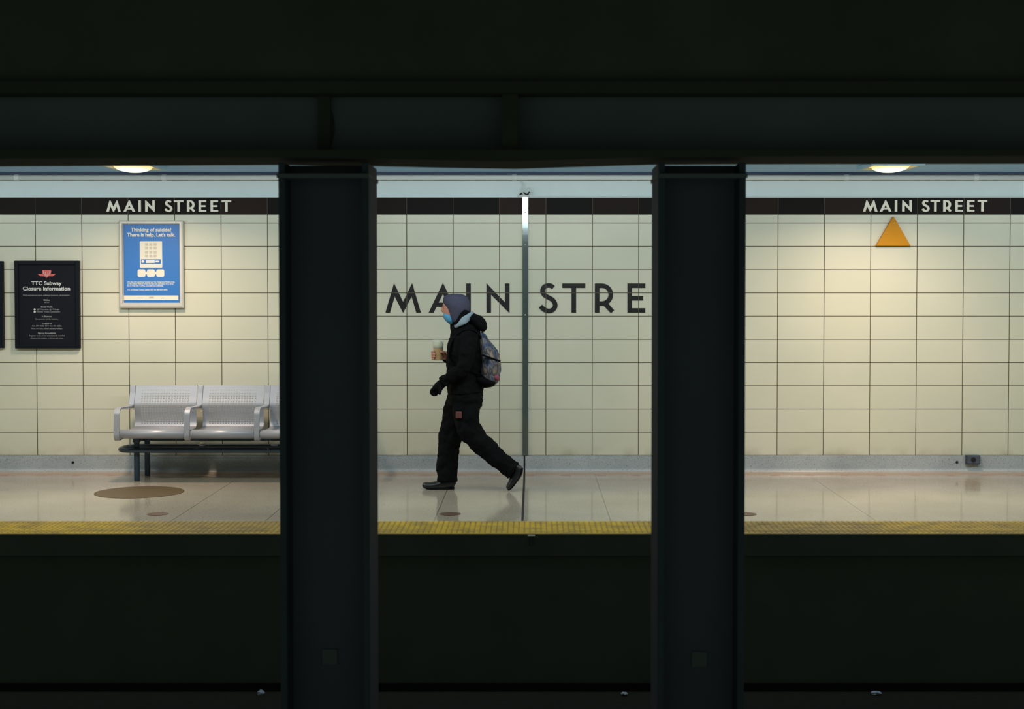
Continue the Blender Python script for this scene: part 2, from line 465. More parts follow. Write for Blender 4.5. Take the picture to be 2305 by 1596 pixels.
# ------------------------------------------------------------------ lettering
def ribbon(pts, w):
    out = []
    L = []; R = []
    for i, p in enumerate(pts):
        a = pts[max(0, i - 1)]; b = pts[min(len(pts) - 1, i + 1)]
        dx, dy = b[0] - a[0], b[1] - a[1]; l = math.hypot(dx, dy)
        nx, ny = -dy / l * w / 2, dx / l * w / 2
        L.append((p[0] + nx, p[1] + ny)); R.append((p[0] - nx, p[1] - ny))
    for i in range(len(pts) - 1): out.append([L[i], L[i + 1], R[i + 1], R[i]])
    return out
W = .157
def glyph(ch):
    if ch == 'M': return [[(0, 0), (.157, 0), (.32, .55), (.298, 1.01)], [(.298, 1.01), (.32, .55), (.604, -.01), (.604, .37)],
                          [(.604, .37), (.604, -.01), (.895, .55), (.915, 1.01)], [(.915, 1.01), (.895, .55), (1.055, 0), (1.213, 0)]], 1.213
    if ch == 'A': return [[(0, 0), (.17, 0), (.49, .64), (.49, 1.02)], [(.49, 1.02), (.49, .64), (.81, 0), (.98, 0)], [(.25, .2), (.73, .2), (.66, .345), (.32, .345)]], .98
    if ch == 'I': return [[(0, 0), (W, 0), (W, 1), (0, 1)]], W
    if ch == 'N': return [[(0, 0), (W, 0), (W, .83), (0, 1.01)], [(0, 1.01), (0, .773), (.787, -.02), (.787, .193)], [(.63, 1), (.787, 1), (.787, -.02), (.63, .14)]], .787
    if ch == 'S':
        p = [(.49, .855), (.41, .915), (.30, .93), (.17, .88), (.115, .745), (.18, .61), (.33, .515), (.47, .43), (.55, .27), (.49, .12), (.34, .06), (.17, .11), (.05, .225)]
        return ribbon(spline(p, 4), W), .63
    if ch == 'T': return [[(0, .843), (.787, .843), (.787, 1), (0, 1)], [(.315, 0), (.472, 0), (.472, .843), (.315, .843)]], .787
    if ch == 'R':
        p = [(.1, .9215), (.24, .9215)] + [(.24 + .305 * math.sin(a), .617 + .305 * math.cos(a)) for a in [PI * i / 14 for i in range(1, 14)]] + [(.24, .312), (.1, .312)]
        return [[(0, 0), (W, 0), (W, 1), (0, 1)]] + ribbon(p, W) + [[(.30, .24), (.47, .30), (.66, .085), (.55, -.02)]], .66
    if ch == 'E': return [[(0, 0), (W, 0), (W, 1), (0, 1)], [(0, 0), (.61, 0), (.61, W), (0, W)], [(0, .415), (.54, .415), (.54, .572), (0, .572)], [(0, .843), (.61, .843), (.61, 1), (0, 1)]], .61
def station_name(ch_px, ytop, ybot, Y, thick, m, label, bold=0, cat='lettering'):
    z0 = at(1150, ybot, Y).z; h = at(1150, ytop, Y).z - z0
    p0 = at(ch_px[0][1], ybot, Y)
    root = empty('station_name_lettering', (p0.x, Y + thick, z0), label, cat)
    for ch, px in ch_px:
        bm = bmesh.new()
        x0 = at(px, ybot, Y).x
        polys, wd = glyph(ch)
        offs = [0] if not bold else [-bold, 0, bold]
        for kk, ofx in enumerate(offs):
            for ii, p in enumerate(polys):
                prism_xz(bm, [(x0 + (q[0] + ofx) * h, z0 + q[1] * h) for q in p], Y - ii * 1.5e-4 - kk * 6e-4, Y + thick)
        obj('letter', bm, m, root, origin=(0, 0, 0) if m is M['letter'] else None)
    return root
big = [('M', 867.5), ('A', 964.8), ('I', 1049.4), ('N', 1095), ('S', 1213.5), ('T', 1265.7), ('R', 1339), ('E', 1412.3), ('E', 1481), ('T', 1545)]
station_name(big, 638, 704, DW - .0025, .0020, M['letter'], 'large black letters across the cream tiles behind the walking person')
sl = [('M', 240), ('A', 278.5), ('I', 312.4), ('N', 327.5), ('S', 371.5), ('T', 392), ('R', 421.5), ('E', 447.8), ('E', 474.6), ('T', 499.5)]
sr = [('M', 1943.5), ('A', 1981), ('I', 2015), ('N', 2031.6), ('S', 2075.5), ('T', 2095.5), ('R', 2124), ('E', 2151), ('E', 2177), ('T', 2201.5)]
station_name(sl, 451, 476.6, DW - .014, .012, M['white'], 'raised white letters on the dark band above the blue poster', bold=.03)
station_name(sr, 450.6, 476.2, DW - .014, .012, M['white'], 'raised white letters on the dark band above the gold triangle', bold=.03)

# gold triangle
bm = bmesh.new()
Yt = DW - .04
pa, pb, pc = at(2011.5, 487, Yt), at(2050, 553.5, Yt), at(1972, 553.5, Yt)
prism_xz(bm, [(pa.x, pa.z), (pb.x, pb.z), (pc.x, pc.z)], Yt, DW - .0005)
tag(obj('triangle_marker', bm, M['gold'], origin=(pa.x, DW, pc.z), bevel=.003), 'gold triangular marker mounted on the tiles under the right station name', 'sign')

# ------------------------------------------------------------------ text
def text_obj(name, s, cx, z, size, Y, m, parent, align='CENTER', bold=.0, width=None):
    cu = bpy.data.curves.new('t', 'FONT'); cu.body = s; cu.size = size; cu.align_x = align; cu.offset = bold; cu.resolution_u = 3
    cu.extrude = .0006
    t = bpy.data.objects.new('t', cu); C.objects.link(t)
    bpy.context.view_layer.update()
    me = bpy.data.meshes.new_from_object(t.evaluated_get(bpy.context.evaluated_depsgraph_get()))
    bpy.data.objects.remove(t)
    sc = 1.0
    if width and len(me.vertices):
        ww = max(v.co.x for v in me.vertices) - min(v.co.x for v in me.vertices)
        sc = width / ww
    off = wloc(parent)
    me.transform(Matrix.Translation(Vector((0, 0, 0))) @ Matrix.Rotation(PI / 2, 4, 'X') @ Matrix.Diagonal((sc, 1, 1, 1)))
    me.name = name
    me.materials.clear(); me.materials.append(m)
    o = bpy.data.objects.new(name, me); C.objects.link(o); o.parent = parent
    o.location = Vector((cx, Y, z)) - off
    return o

PXM = F / DW   # pixels per metre on the wall
def notice(x0, x1, y0, y1, label, full=True):
    Yf = DW - .045
    a, b = at(x0, y1, Yf), at(x1, y0, Yf)
    root = empty('notice_board', ((a.x + b.x) / 2, DW, a.z), label, 'notice board')
    bm = bmesh.new(); fw = .034
    box(bm, a.x, a.x + fw, Yf, DW - .001, a.z, b.z); box(bm, b.x - fw, b.x, Yf, DW - .001, a.z, b.z)
    box(bm, a.x + fw, b.x - fw, Yf, DW - .001, a.z, a.z + fw); box(bm, a.x + fw, b.x - fw, Yf, DW - .001, b.z - fw, b.z)
    obj('frame', bm, M['frameblk'], root, bevel=.004)
    bm = bmesh.new(); Yp = DW - .03; box(bm, a.x + fw, b.x - fw, Yp, DW - .002, a.z + fw, b.z - fw)
    pn = obj('panel', bm, M['noticebg'], root)
    if not full: return
    Yt = Yp - .001
    cx = at(105, 690, Yt).x
    def ln(s, y, hpx, wpx, m=M['printgrey'], bold=0.0, dx=0):
        text_obj('text_line', s, cx + dx / PXM, at(105, y, Yt).z, hpx / PXM * 1.38, Yt, m, pn, bold=bold, width=wpx / PXM)
    ln('TTC Subway', 641.5, 8.6, 68, M['printwhite'], .0011)
    ln('Closure Information', 653.5, 8.6, 106, M['printwhite'], .0011)
    ln('Find out about more subway closures information.', 666, 3.4, 105)
    ln('Online', 677, 3.6, 14, bold=.0006); ln('ttc.ca', 682, 3.2, 11)
    ln('Social Media', 692.5, 3.6, 26, bold=.0006); ln('@TTCnotices, @TTChelps', 698, 3.4, 50, dx=3); ln('Toronto Transit Commission', 703.4, 3.4, 54, dx=3)
    for yy in (696.5, 702):
        bm = bmesh.new(); p = at(78, yy, Yt)
        ellipsoid(bm, (p.x, Yt, p.z), (.009, .0012, .009), seg=12); obj('icon', bm, M['printwhite'], pn)
    ln('In Stations', 714, 3.6, 22, bold=.0006); ln('See posters inside stations.', 719.4, 3.4, 52)
    ln('Contact us', 730, 3.6, 22, bold=.0006); ln('416-393-3030, TTY 416-481-2523,', 735.3, 3.4, 67); ln('8 a.m. to 8 p.m., closed statutory holidays', 741, 3.4, 69)
    ln('Sign up for e-Alerts', 751.5, 3.6, 40, bold=.0006); ln('Register at ttc.ca for automatically emailed', 757, 3.4, 79); ln('closure information, e-Alerts and news.', 762.3, 3.4, 74)
    # winged shield emblem
    def e(x, y): p = at(x, y, Yt); return (p.x, p.z)
    bm = bmesh.new()
    prism_xz(bm, [e(84.5, 616.5), e(125.5, 616.5), e(119, 622), e(91, 622)], Yt - .001, Yp)
    prism_xz(bm, [e(94.5, 607.5), e(115.5, 607.5), e(114.5, 616), e(110, 621.5), e(104.8, 625.5), e(99.5, 621.5), e(95.5, 616)], Yt - .0016, Yp)
    em = obj('emblem', bm, M['red'], pn)
    bm = bmesh.new()
    for q in ribbon([e(97.5, 609.5), e(98.5, 616), e(105, 622), e(111.5, 616), e(112.5, 609.5)], .0035) + ribbon([e(102, 612.5), e(102.5, 617), e(105, 619), e(107.5, 617), e(108, 612.5)], .003):
        prism_xz(bm, q, Yt - .0026, Yt - .0015)
    obj('emblem_lines', bm, M['printwhite'], em)
notice(33.5, 177.5, 587, 784.5, 'black framed closure notice left of the blue poster')
notice(-138, 5.5, 588, 783.5, 'black frame cut off by the left picture edge, beside the closure notice', full=False)

def poster():
    Yf = DW - .05
    a, b = at(268, 693.5, Yf), at(411, 496, Yf)
    root = empty('poster_frame', ((a.x + b.x) / 2, DW, a.z), 'blue help-line poster in a silver frame above the bench', 'poster')
    fw = .037
    bm = bmesh.new()
    # mitred bevelled frame
    o = [(a.x, a.z), (b.x, a.z), (b.x, b.z), (a.x, b.z)]
    i_ = [(a.x + fw, a.z + fw * 1.25), (b.x - fw, a.z + fw * 1.25), (b.x - fw, b.z - fw), (a.x + fw, b.z - fw)]
    Yi = DW - .022
    for k in range(4):
        k2 = (k + 1) % 4
        q = []
        for (p, yy) in ((o[k], Yf + .008), (o[k2], Yf + .008), (i_[k2], Yi), (i_[k], Yi)): q.append((p[0], yy, p[1]))
        mid = lambda s, t, f: (s[0] + (t[0] - s[0]) * f, Yf, s[1] + (t[1] - s[1]) * f)
        m0, m1 = mid(o[k], i_[k], .3), mid(o[k2], i_[k2], .3)
        n0, n1 = mid(o[k], i_[k], .75), mid(o[k2], i_[k2], .75)
        V = [bm.verts.new(v) for v in (q[0], q[1], m1, m0, n1, n0, q[2], q[3], (o[k][0], DW - .001, o[k][1]), (o[k2][0], DW - .001, o[k2][1]))]
        bm.faces.new((V[0], V[1], V[2], V[3])); bm.faces.new((V[3], V[2], V[4], V[5])); bm.faces.new((V[5], V[4], V[6], V[7])); bm.faces.new((V[8], V[9], V[1], V[0]))
    bmesh.ops.remove_doubles(bm, verts=bm.verts, dist=1e-5)
    obj('frame', bm, M['alum'], root)
    Yp = DW - .02
    bm = bmesh.new(); box(bm, a.x + .03, b.x - .03, Yp, DW - .002, a.z + .03, b.z - .03)
    pn = obj('poster_sheet', bm, M['blue'], root)
    def e(x, y, Y=Yp - .001): p = at(x, y, Y); return (p.x, p.z)
    def rect(bm, x0, x1, y0, y1, t=.001, r=0):
        p, q = e(x0, y1), e(x1, y0)
        if not r: prism_xz(bm, [p, (q[0], p[1]), q, (p[0], q[1])], Yp - t, Yp + .001); return
        pts = []
        for cx_, cz_, s in ((q[0] - r, q[1] - r, 0), (p[0] + r, q[1] - r, 1), (p[0] + r, p[1] + r, 2), (q[0] - r, p[1] + r, 3)):
            for k in range(5):
                an = s * PI / 2 + k * PI / 8; pts.append((cx_ + r * math.cos(an), cz_ + r * math.sin(an)))
        prism_xz(bm, pts, Yp - t, Yp + .001)
    def ln(s, x, y, hpx, wpx, m=M['cream'], bold=.0):
        text_obj('text_line', s, at(x, y, Yp).x, at(x, y, Yp).z, hpx / PXM * 1.38, Yp - .0012, m, pn, bold=bold, width=wpx / PXM)
    ln('Thinking of suicide?', 340.3, 521, 8.2, 91, bold=.0014)
    ln("There is help. Let's talk.", 340.5, 532.3, 8.2, 108, bold=.0014)
    bm = bmesh.new(); rect(bm, 315, 364.8, 543, 602.5, .0012, .006); kp = obj('phone_graphic', bm, M['cream'], pn)
    bm = bmesh.new()
    for i in range(3):
        for j in range(4):
            x, y = 326.5 + i * 9.6, 547 + j * 8.3 + (1.2 if j > 1 else 0)
            rect(bm, x, x + 6.8, y, y + 6.5, .0018, .003)
    obj('keypad', bm, mat('keypad_grey_print', srgb(196, 190, 172), .5, var=.02), kp)
    bm = bmesh.new(); rect(bm, 317.5, 362, 584, 594.3, .0018); obj('blue_stripe', bm, M['blue'], kp)
    bm = bmesh.new(); rect(bm, 328.5, 348.5, 585.8, 592.2, .0024, .004); rect(bm, 350, 358.5, 587, 590.8, .0024, .002)
    p = e(321.8, 588.8)
    prism_xz(bm, [(p[0] - .014, p[1]), (p[0], p[1] - .014), (p[0] + .014, p[1]), (p[0], p[1] + .014)], Yp - .0024, Yp)
    obj('stripe_marks', bm, M['cream'], kp)
    bm = bmesh.new()
    for x in (309.8, 330.9, 352): rect(bm, x, x + 17.6, 606.3, 623.3, .0014, .014)
    rect(bm, 326, 333, 611.5, 617.5, .0012); rect(bm, 347, 354, 611.5, 617.5, .0012)
    obj('button_graphic', bm, M['cream'], pn)
    ln('Use the crisis payphone located near the Designated Waiting Area', 340, 636, 3.0, 106, bold=.0004)
    ln('on the Subway Platform. Press the blue auto-dial button for a direct', 338.7, 640.3, 3.0, 104, bold=.0004)
    ln('line to Crisis Link. It is free, counselled and confidential.', 327.5, 644.6, 3.0, 81, bold=.0004)
    ln('TTC and Distress Centres, available 24/7, 416-408-HELP (4357).', 332, 653.5, 3.0, 91, bold=.0004)
    bm = bmesh.new(); rect(bm, 278, 401.3, 665.2, 675.4, .0014); wb = obj('white_stripe', bm, M['cream'], pn)
    for q4 in ((336, 346, 668.3, 669.6), (335, 347, 670.8, 671.6), (363, 369, 670, 671.4), (309, 322, 670, 671)):
        bm = bmesh.new(); rect(bm, *q4, .002); obj('stripe_logo', bm, M['printgrey'], wb)
poster()

# ------------------------------------------------------------------ ceiling lamps
WARM = (1.0, .78, .58)
def ceiling_lamp(px, label):
    yb = 11.72; yf = 12.25
    z1 = Z_CEIL; zb = at(280, 384.5, yf).z
    cx = at(px, 380, yb).x; hw = .215
    root = empty('ceiling_lamp', (cx, (yb + yf) / 2, z1), label, 'ceiling lamp', 'square ceiling lamps over the platform')
    bm = bmesh.new(); t = .035
    box(bm, cx - hw, cx + hw, yb, yb + t, zb, z1); box(bm, cx - hw, cx + hw, yf - t, yf, zb, z1)
    box(bm, cx - hw, cx - hw + t, yb + t, yf - t, zb, z1); box(bm, cx + hw - t, cx + hw, yb + t, yf - t, zb, z1)
    obj('housing', bm, M['housing'], root, bevel=.005)
    bm = bmesh.new()
    ellipsoid(bm, (cx, (yb + yf) / 2, zb + .016), (hw - .07, (yf - yb) / 2 - t + .005, .05), seg=32)
    bmesh.ops.delete(bm, geom=[v for v in bm.verts if v.co.z > zb + .03], context='VERTS')
    box(bm, cx - hw + .01, cx + hw - .01, yb + .01, yf - .01, zb + .022, zb + .03); obj('lens', bm, M['lens'], root, smooth=True)
    l = area('lamp_bulb_light', (0, 0, 0), .21, .21, 29, WARM, spread=150)
    l.parent = root; l.location = (0, -.10, zb - z1 - .06)
    return root
ceiling_lamp(279, 'glowing square ceiling lamp above the bench and blue poster')
ceiling_lamp(2022, 'glowing square ceiling lamp above the gold triangle')
# unseen strip fixtures added around the cool lights
for sx, where in ((-4.4, 'left'), (0, 'middle'), (4.4, 'right')):
    root = empty('unseen_strip_light', (sx, STRIP_Y, Z_CEIL), 'unseen cool white strip light added under the ceiling near the platform edge, %s one of three' % where, 'strip light', 'unseen strip lights near the platform edge')
    bm = bmesh.new(); box(bm, sx - 1.75, sx + 1.75, STRIP_Y - .09, STRIP_Y + .09, STRIP_Z + .03, Z_CEIL - .003); obj('housing', bm, M['housing'], root, bevel=.004)
    bm = bmesh.new(); tube(bm, [(sx - 1.72, STRIP_Y, STRIP_Z + .015, .018, .018), (sx + 1.72, STRIP_Y, STRIP_Z + .015, .018, .018)], 12, 1)
    k = NT('unseen_strip_tube'); k.b.inputs['Emission Color'].default_value = (*COOL, 1); k.b.inputs['Emission Strength'].default_value = 3
    obj('tube', bm, k.m, root)

# ------------------------------------------------------------------ conduit, cable, joint cover
yp = DW - .10
p = at(1150, 399.5, yp); rad = 6.3 / (F / yp)
root = empty('conduit_pipe', (0, yp, p.z), 'pale painted pipe running along the top of the wall under the ceiling', 'pipe')
bm = bmesh.new(); tube(bm, [(XL, yp, p.z, rad, rad), (XR, yp, p.z, rad, rad)], 24, 1); obj('pipe_run', bm, M['pipe'], root, smooth=True)
for px in (38, 370, 1158, 1905, 2197):
    x = at(px, 399, yp).x
    bm = bmesh.new(); tube(bm, [(x - .022, yp, p.z, rad * 1.14, rad * 1.14), (x + .022, yp, p.z, rad * 1.14, rad * 1.14)], 24, 1)
    box(bm, x - .012, x + .012, yp - .012, yp + .012, p.z + rad * .8, Z_CEIL)
    obj('hanger', bm, M['pipe'], root, bevel=.003)
zc = at(1150, 390, DW - .06).z
bm = bmesh.new(); box(bm, XL, XR, DW - .17, DW - .0, at(1150, 391.5, DW - .17).z, Z_CEIL); struct('trim_4', bm, M['shadowgap'])  # dark strip: the shadow above the pipe, made as a coloured box

root = empty('loose_cable', tuple(at(1180, 438, DW - .03)), 'tangle of loose thin cables above the steel joint cover', 'cable')
def cable(pts, r=.005, m='pipe'):
    bm = bmesh.new(); tube(bm, [(*at(x, y, DW - d), r, r) for x, y, d in pts], 8, 6); obj('cable', bm, M[m], root, smooth=True)
cable([(1173, 408, .03), (1179, 418, .04), (1174, 428, .05), (1181, 440, .03)])
cable([(1181, 439, .03), (1184, 428, .05), (1191, 423, .06), (1197, 429, .05), (1198, 438, .03)], .004)
cable([(1170, 438, .02), (1178, 434, .04), (1186, 438, .03), (1192, 432, .04)], .006, 'dark')
cable([(1168, 442, .02), (1180, 439.5, .03), (1190, 441, .02)], .009)

xa, xb = at(1176.3, 700, DW - .012).x, at(1189, 700, DW - .012).x
z0, z1 = Z_BOT, at(1180, 441, DW).z
root = empty('joint_cover', ((xa + xb) / 2, DW, z0), 'tall narrow stainless steel cover strip splitting the big letters', 'cover strip')
bm = bmesh.new()
n = 40
vv = []
for i in range(n + 1):
    z = z0 + (z1 - z0) * i / n
    yy = DW - .014 + .0012 * math.sin(i * .7)
    vv.append([bm.verts.new((xa, DW - .0005, z)), bm.verts.new((xa, yy, z)), bm.verts.new((xb, yy, z)), bm.verts.new((xb, DW - .0005, z))])
for i in range(n):
    for k in range(3): bm.faces.new((vv[i][k], vv[i][k + 1], vv[i + 1][k + 1], vv[i + 1][k]))
obj('strip', bm, M['steel'], root, smooth=False)
for y in (478, 551, 709):
    bm = bmesh.new(); q = at(1182.5, y, DW - .016); ellipsoid(bm, q, (.006, .003, .006), seg=12); obj('screw', bm, M['alum'], root)

# small things in the baseboard
for px, py, s in ((164, 1041, 'left of the bench'), (2154, 1040.5, 'beside the floor outlet box')):
    q = at(px, py, DW - .014)
    bm = bmesh.new(); tube(bm, [(q.x, DW - .0155, q.z, .011, .011), (q.x, DW + .01, q.z, .011, .011)], 20, 1)
    tag(obj('drain_hole', bm, M['dark'], origin=q), 'small round black hole in the baseboard %s' % s, 'hole', 'holes in the baseboard')
Yo = DW - .05
a, b = at(2175, 1045.5, Yo), at(2207, 1024.5, Yo)
root = empty('outlet_box', ((a.x + b.x) / 2, DW, a.z), 'small grey metal outlet box on the baseboard at right', 'outlet box')
bm = bmesh.new(); box(bm, a.x, b.x, Yo, DW - .012, a.z, b.z); obj('box_body', bm, M['leg'], root, bevel=.004)
bm = bmesh.new(); box(bm, a.x + .008, b.x - .008, Yo - .003, Yo, a.z + .008, b.z - .008); obj('face_plate', bm, M['outlet'], root, bevel=.002)
q = at(2191.5, 1035, Yo - .006)
bm = bmesh.new(); tube(bm, [(q.x, Yo - .010, q.z, .020, .020), (q.x, Yo - .002, q.z, .022, .022)], 24, 1); obj('socket', bm, M['dark'], root)

# floor covers
q = on_floor(314, 1108.3)
root = empty('manhole_cover', q, 'large round brown metal cover in the floor in front of the bench', 'manhole cover')
bm = bmesh.new(); disc(bm, q, .350, -.01, .0030, 72, .348); obj('cover_plate', bm, M['cover'], root, origin=q)
k = mat('brown_cap_metal', srgb(104, 76, 62), .4, metal=.3)
for px, s in ((355, 'in front of the bench'), (1013, 'in front of the walking person'), (1679, 'partly behind the right column')):
    q = on_floor(px, 1157.3); bm = bmesh.new(); disc(bm, q, .078, -.01, .0025, 40, .076)
    tag(obj('floor_cap', bm, k, origin=q), 'small round brown floor cap near the yellow strip, %s' % s, 'floor cap', 'small round floor caps')

# bracket at the platform edge
q = at(1196, 1205, EDGE_Y - .03)
root = empty('edge_bracket', (q.x, EDGE_Y, q.z), 'small pale metal bracket at the platform edge under the floor joint', 'bracket')
bm = bmesh.new(); box(bm, q.x - .024, q.x + .024, EDGE_Y - .035, EDGE_Y - .006, -.012, -.001); obj('plate', bm, M['alum'], root, bevel=.002)
bm = bmesh.new(); box(bm, q.x - .006, q.x + .006, EDGE_Y - .02, EDGE_Y - .008, -.075, -.012); obj('stem', bm, M['outlet'], root, bevel=.002)

# litter on the track bed
for i, (px, py, s) in enumerate(((587, 1560, 'left of the left column'), (1405, 1561, 'left of the right column'), (1972, 1560, 'right of the right column'))):
    q = on_floor(px, py, ZT + .012)
    bm = bmesh.new(); bmesh.ops.create_icosphere(bm, subdivisions=2, radius=1)
    for v in bm.verts:
        f = 1 + .45 * (mnoise.noise(v.co * 2.3 + Vector((i * 7, 0, 0))))
        v.co = Vector((v.co.x * (.024, .022, .034)[i] * f, v.co.y * .02 * f, v.co.z * (.022, .010, .013)[i] * f)) + q
    tag(obj('paper_scrap', bm, M['paper'], origin=q), 'crumpled pale scrap on the dark track bed, %s' % s, 'litter', 'scraps on the track bed')

# ------------------------------------------------------------------ columns and beam
DC = 6.1
def column(xl_px, xr_px, label, py_plate, xp_plate):
    xl, xr = at(xl_px, 800, DC).x, at(xr_px, 800, DC).x
    zt = at(1150, 366, DC).z
    root = empty('steel_column', ((xl + xr) / 2, DC + .16, ZT), label, 'column')
    dpt = .33
    for (p, q) in ((xl, xl + .028), (xr - .028, xr)):
        bm = bmesh.new(); box(bm, p, q, DC, DC + dpt, ZT, zt); obj('flange', bm, M['column'], root, bevel=.004)
    bm = bmesh.new(); box(bm, xl + .028, xr - .028, DC + .15, DC + .18, ZT, zt); obj('web', bm, M['colweb'], root)
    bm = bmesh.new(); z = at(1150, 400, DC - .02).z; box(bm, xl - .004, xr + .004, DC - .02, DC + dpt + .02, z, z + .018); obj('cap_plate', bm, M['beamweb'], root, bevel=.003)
    bm = bmesh.new(); box(bm, xl - .02, xr + .02, DC - .03, DC + dpt + .03, ZT, ZT + .03); obj('base_plate', bm, M['column'], root, bevel=.003)
    q = at(xp_plate, py_plate, DC + .145)
    bm = bmesh.new(); box(bm, q.x - .032, q.x + .032, DC + .142, DC + .15, q.z - .032, q.z + .032); obj('number_plate', bm, mat('plate_grey', (.2, .2, .22), .6), root)
column(628, 831, 'black steel column left of the walking person', 1478, 742)
column(1481, 1678, 'black steel column right of the walking person', 1484, 1574)

root = empty('steel_beam', (0, DC + .16, at(1150, 372, DC).z), 'black steel beam running overhead across the two columns', 'beam')
# lower flange follows the slightly sagging underside
pts = [(-300, 375), (0, 375), (628, 371.5), (845, 374.5), (1000, 378), (1160, 380.5), (1300, 376), (1465, 371), (1678, 370), (2305, 369), (2600, 369)]
low = [at(x, y, DC + .36) for x, y in pts]
top = at(1150, 338, DC).z
bm = bmesh.new()
a = [(bm.verts.new((p.x, DC - .03, p.z)), bm.verts.new((p.x, DC + .36, p.z)), bm.verts.new((p.x, DC + .36, top)), bm.verts.new((p.x, DC - .03, top))) for p in low]
for i in range(len(a) - 1):
    for k in range(4): bm.faces.new((a[i][k], a[i][(k + 1) % 4], a[i + 1][(k + 1) % 4], a[i + 1][k]))
obj('lower_flange', bm, M['flange'], root)
zt = at(1150, 212, DC).z
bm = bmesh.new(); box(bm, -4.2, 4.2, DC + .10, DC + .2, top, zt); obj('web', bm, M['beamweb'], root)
bm = bmesh.new(); box(bm, -4.2, 4.2, DC - .03, DC + .36, zt, zt + .05); obj('upper_flange', bm, M['flange'], root)
for pxa, pxb in ((1130, 1166),):
    x0, x1 = at(pxa, 270, DC + .02).x, at(pxb, 270, DC + .02).x
    bm = bmesh.new(); box(bm, x0, x1, DC, DC + .11, top, zt); obj('stiffener', bm, M['flange'], root)
bm = bmesh.new()
q = at(733, 285, DC + .08); ellipsoid(bm, (q.x, DC + .10, q.z), (.035, .02, .09)); box(bm, q.x - .03, q.x + .02, DC + .07, DC + .1, top, zt)
obj('clamp', bm, M['flange'], root, smooth=False)
bm = bmesh.new(); box(bm, XL, XR, DC, DC + .5, zt + .05, 3.6); struct('wall_beam_fascia', bm, M['black'])
bm = bmesh.new(); box(bm, XL, XR, 1.0, 7.3, 3.4, 3.7); struct('ceiling_near', bm, M['black'])

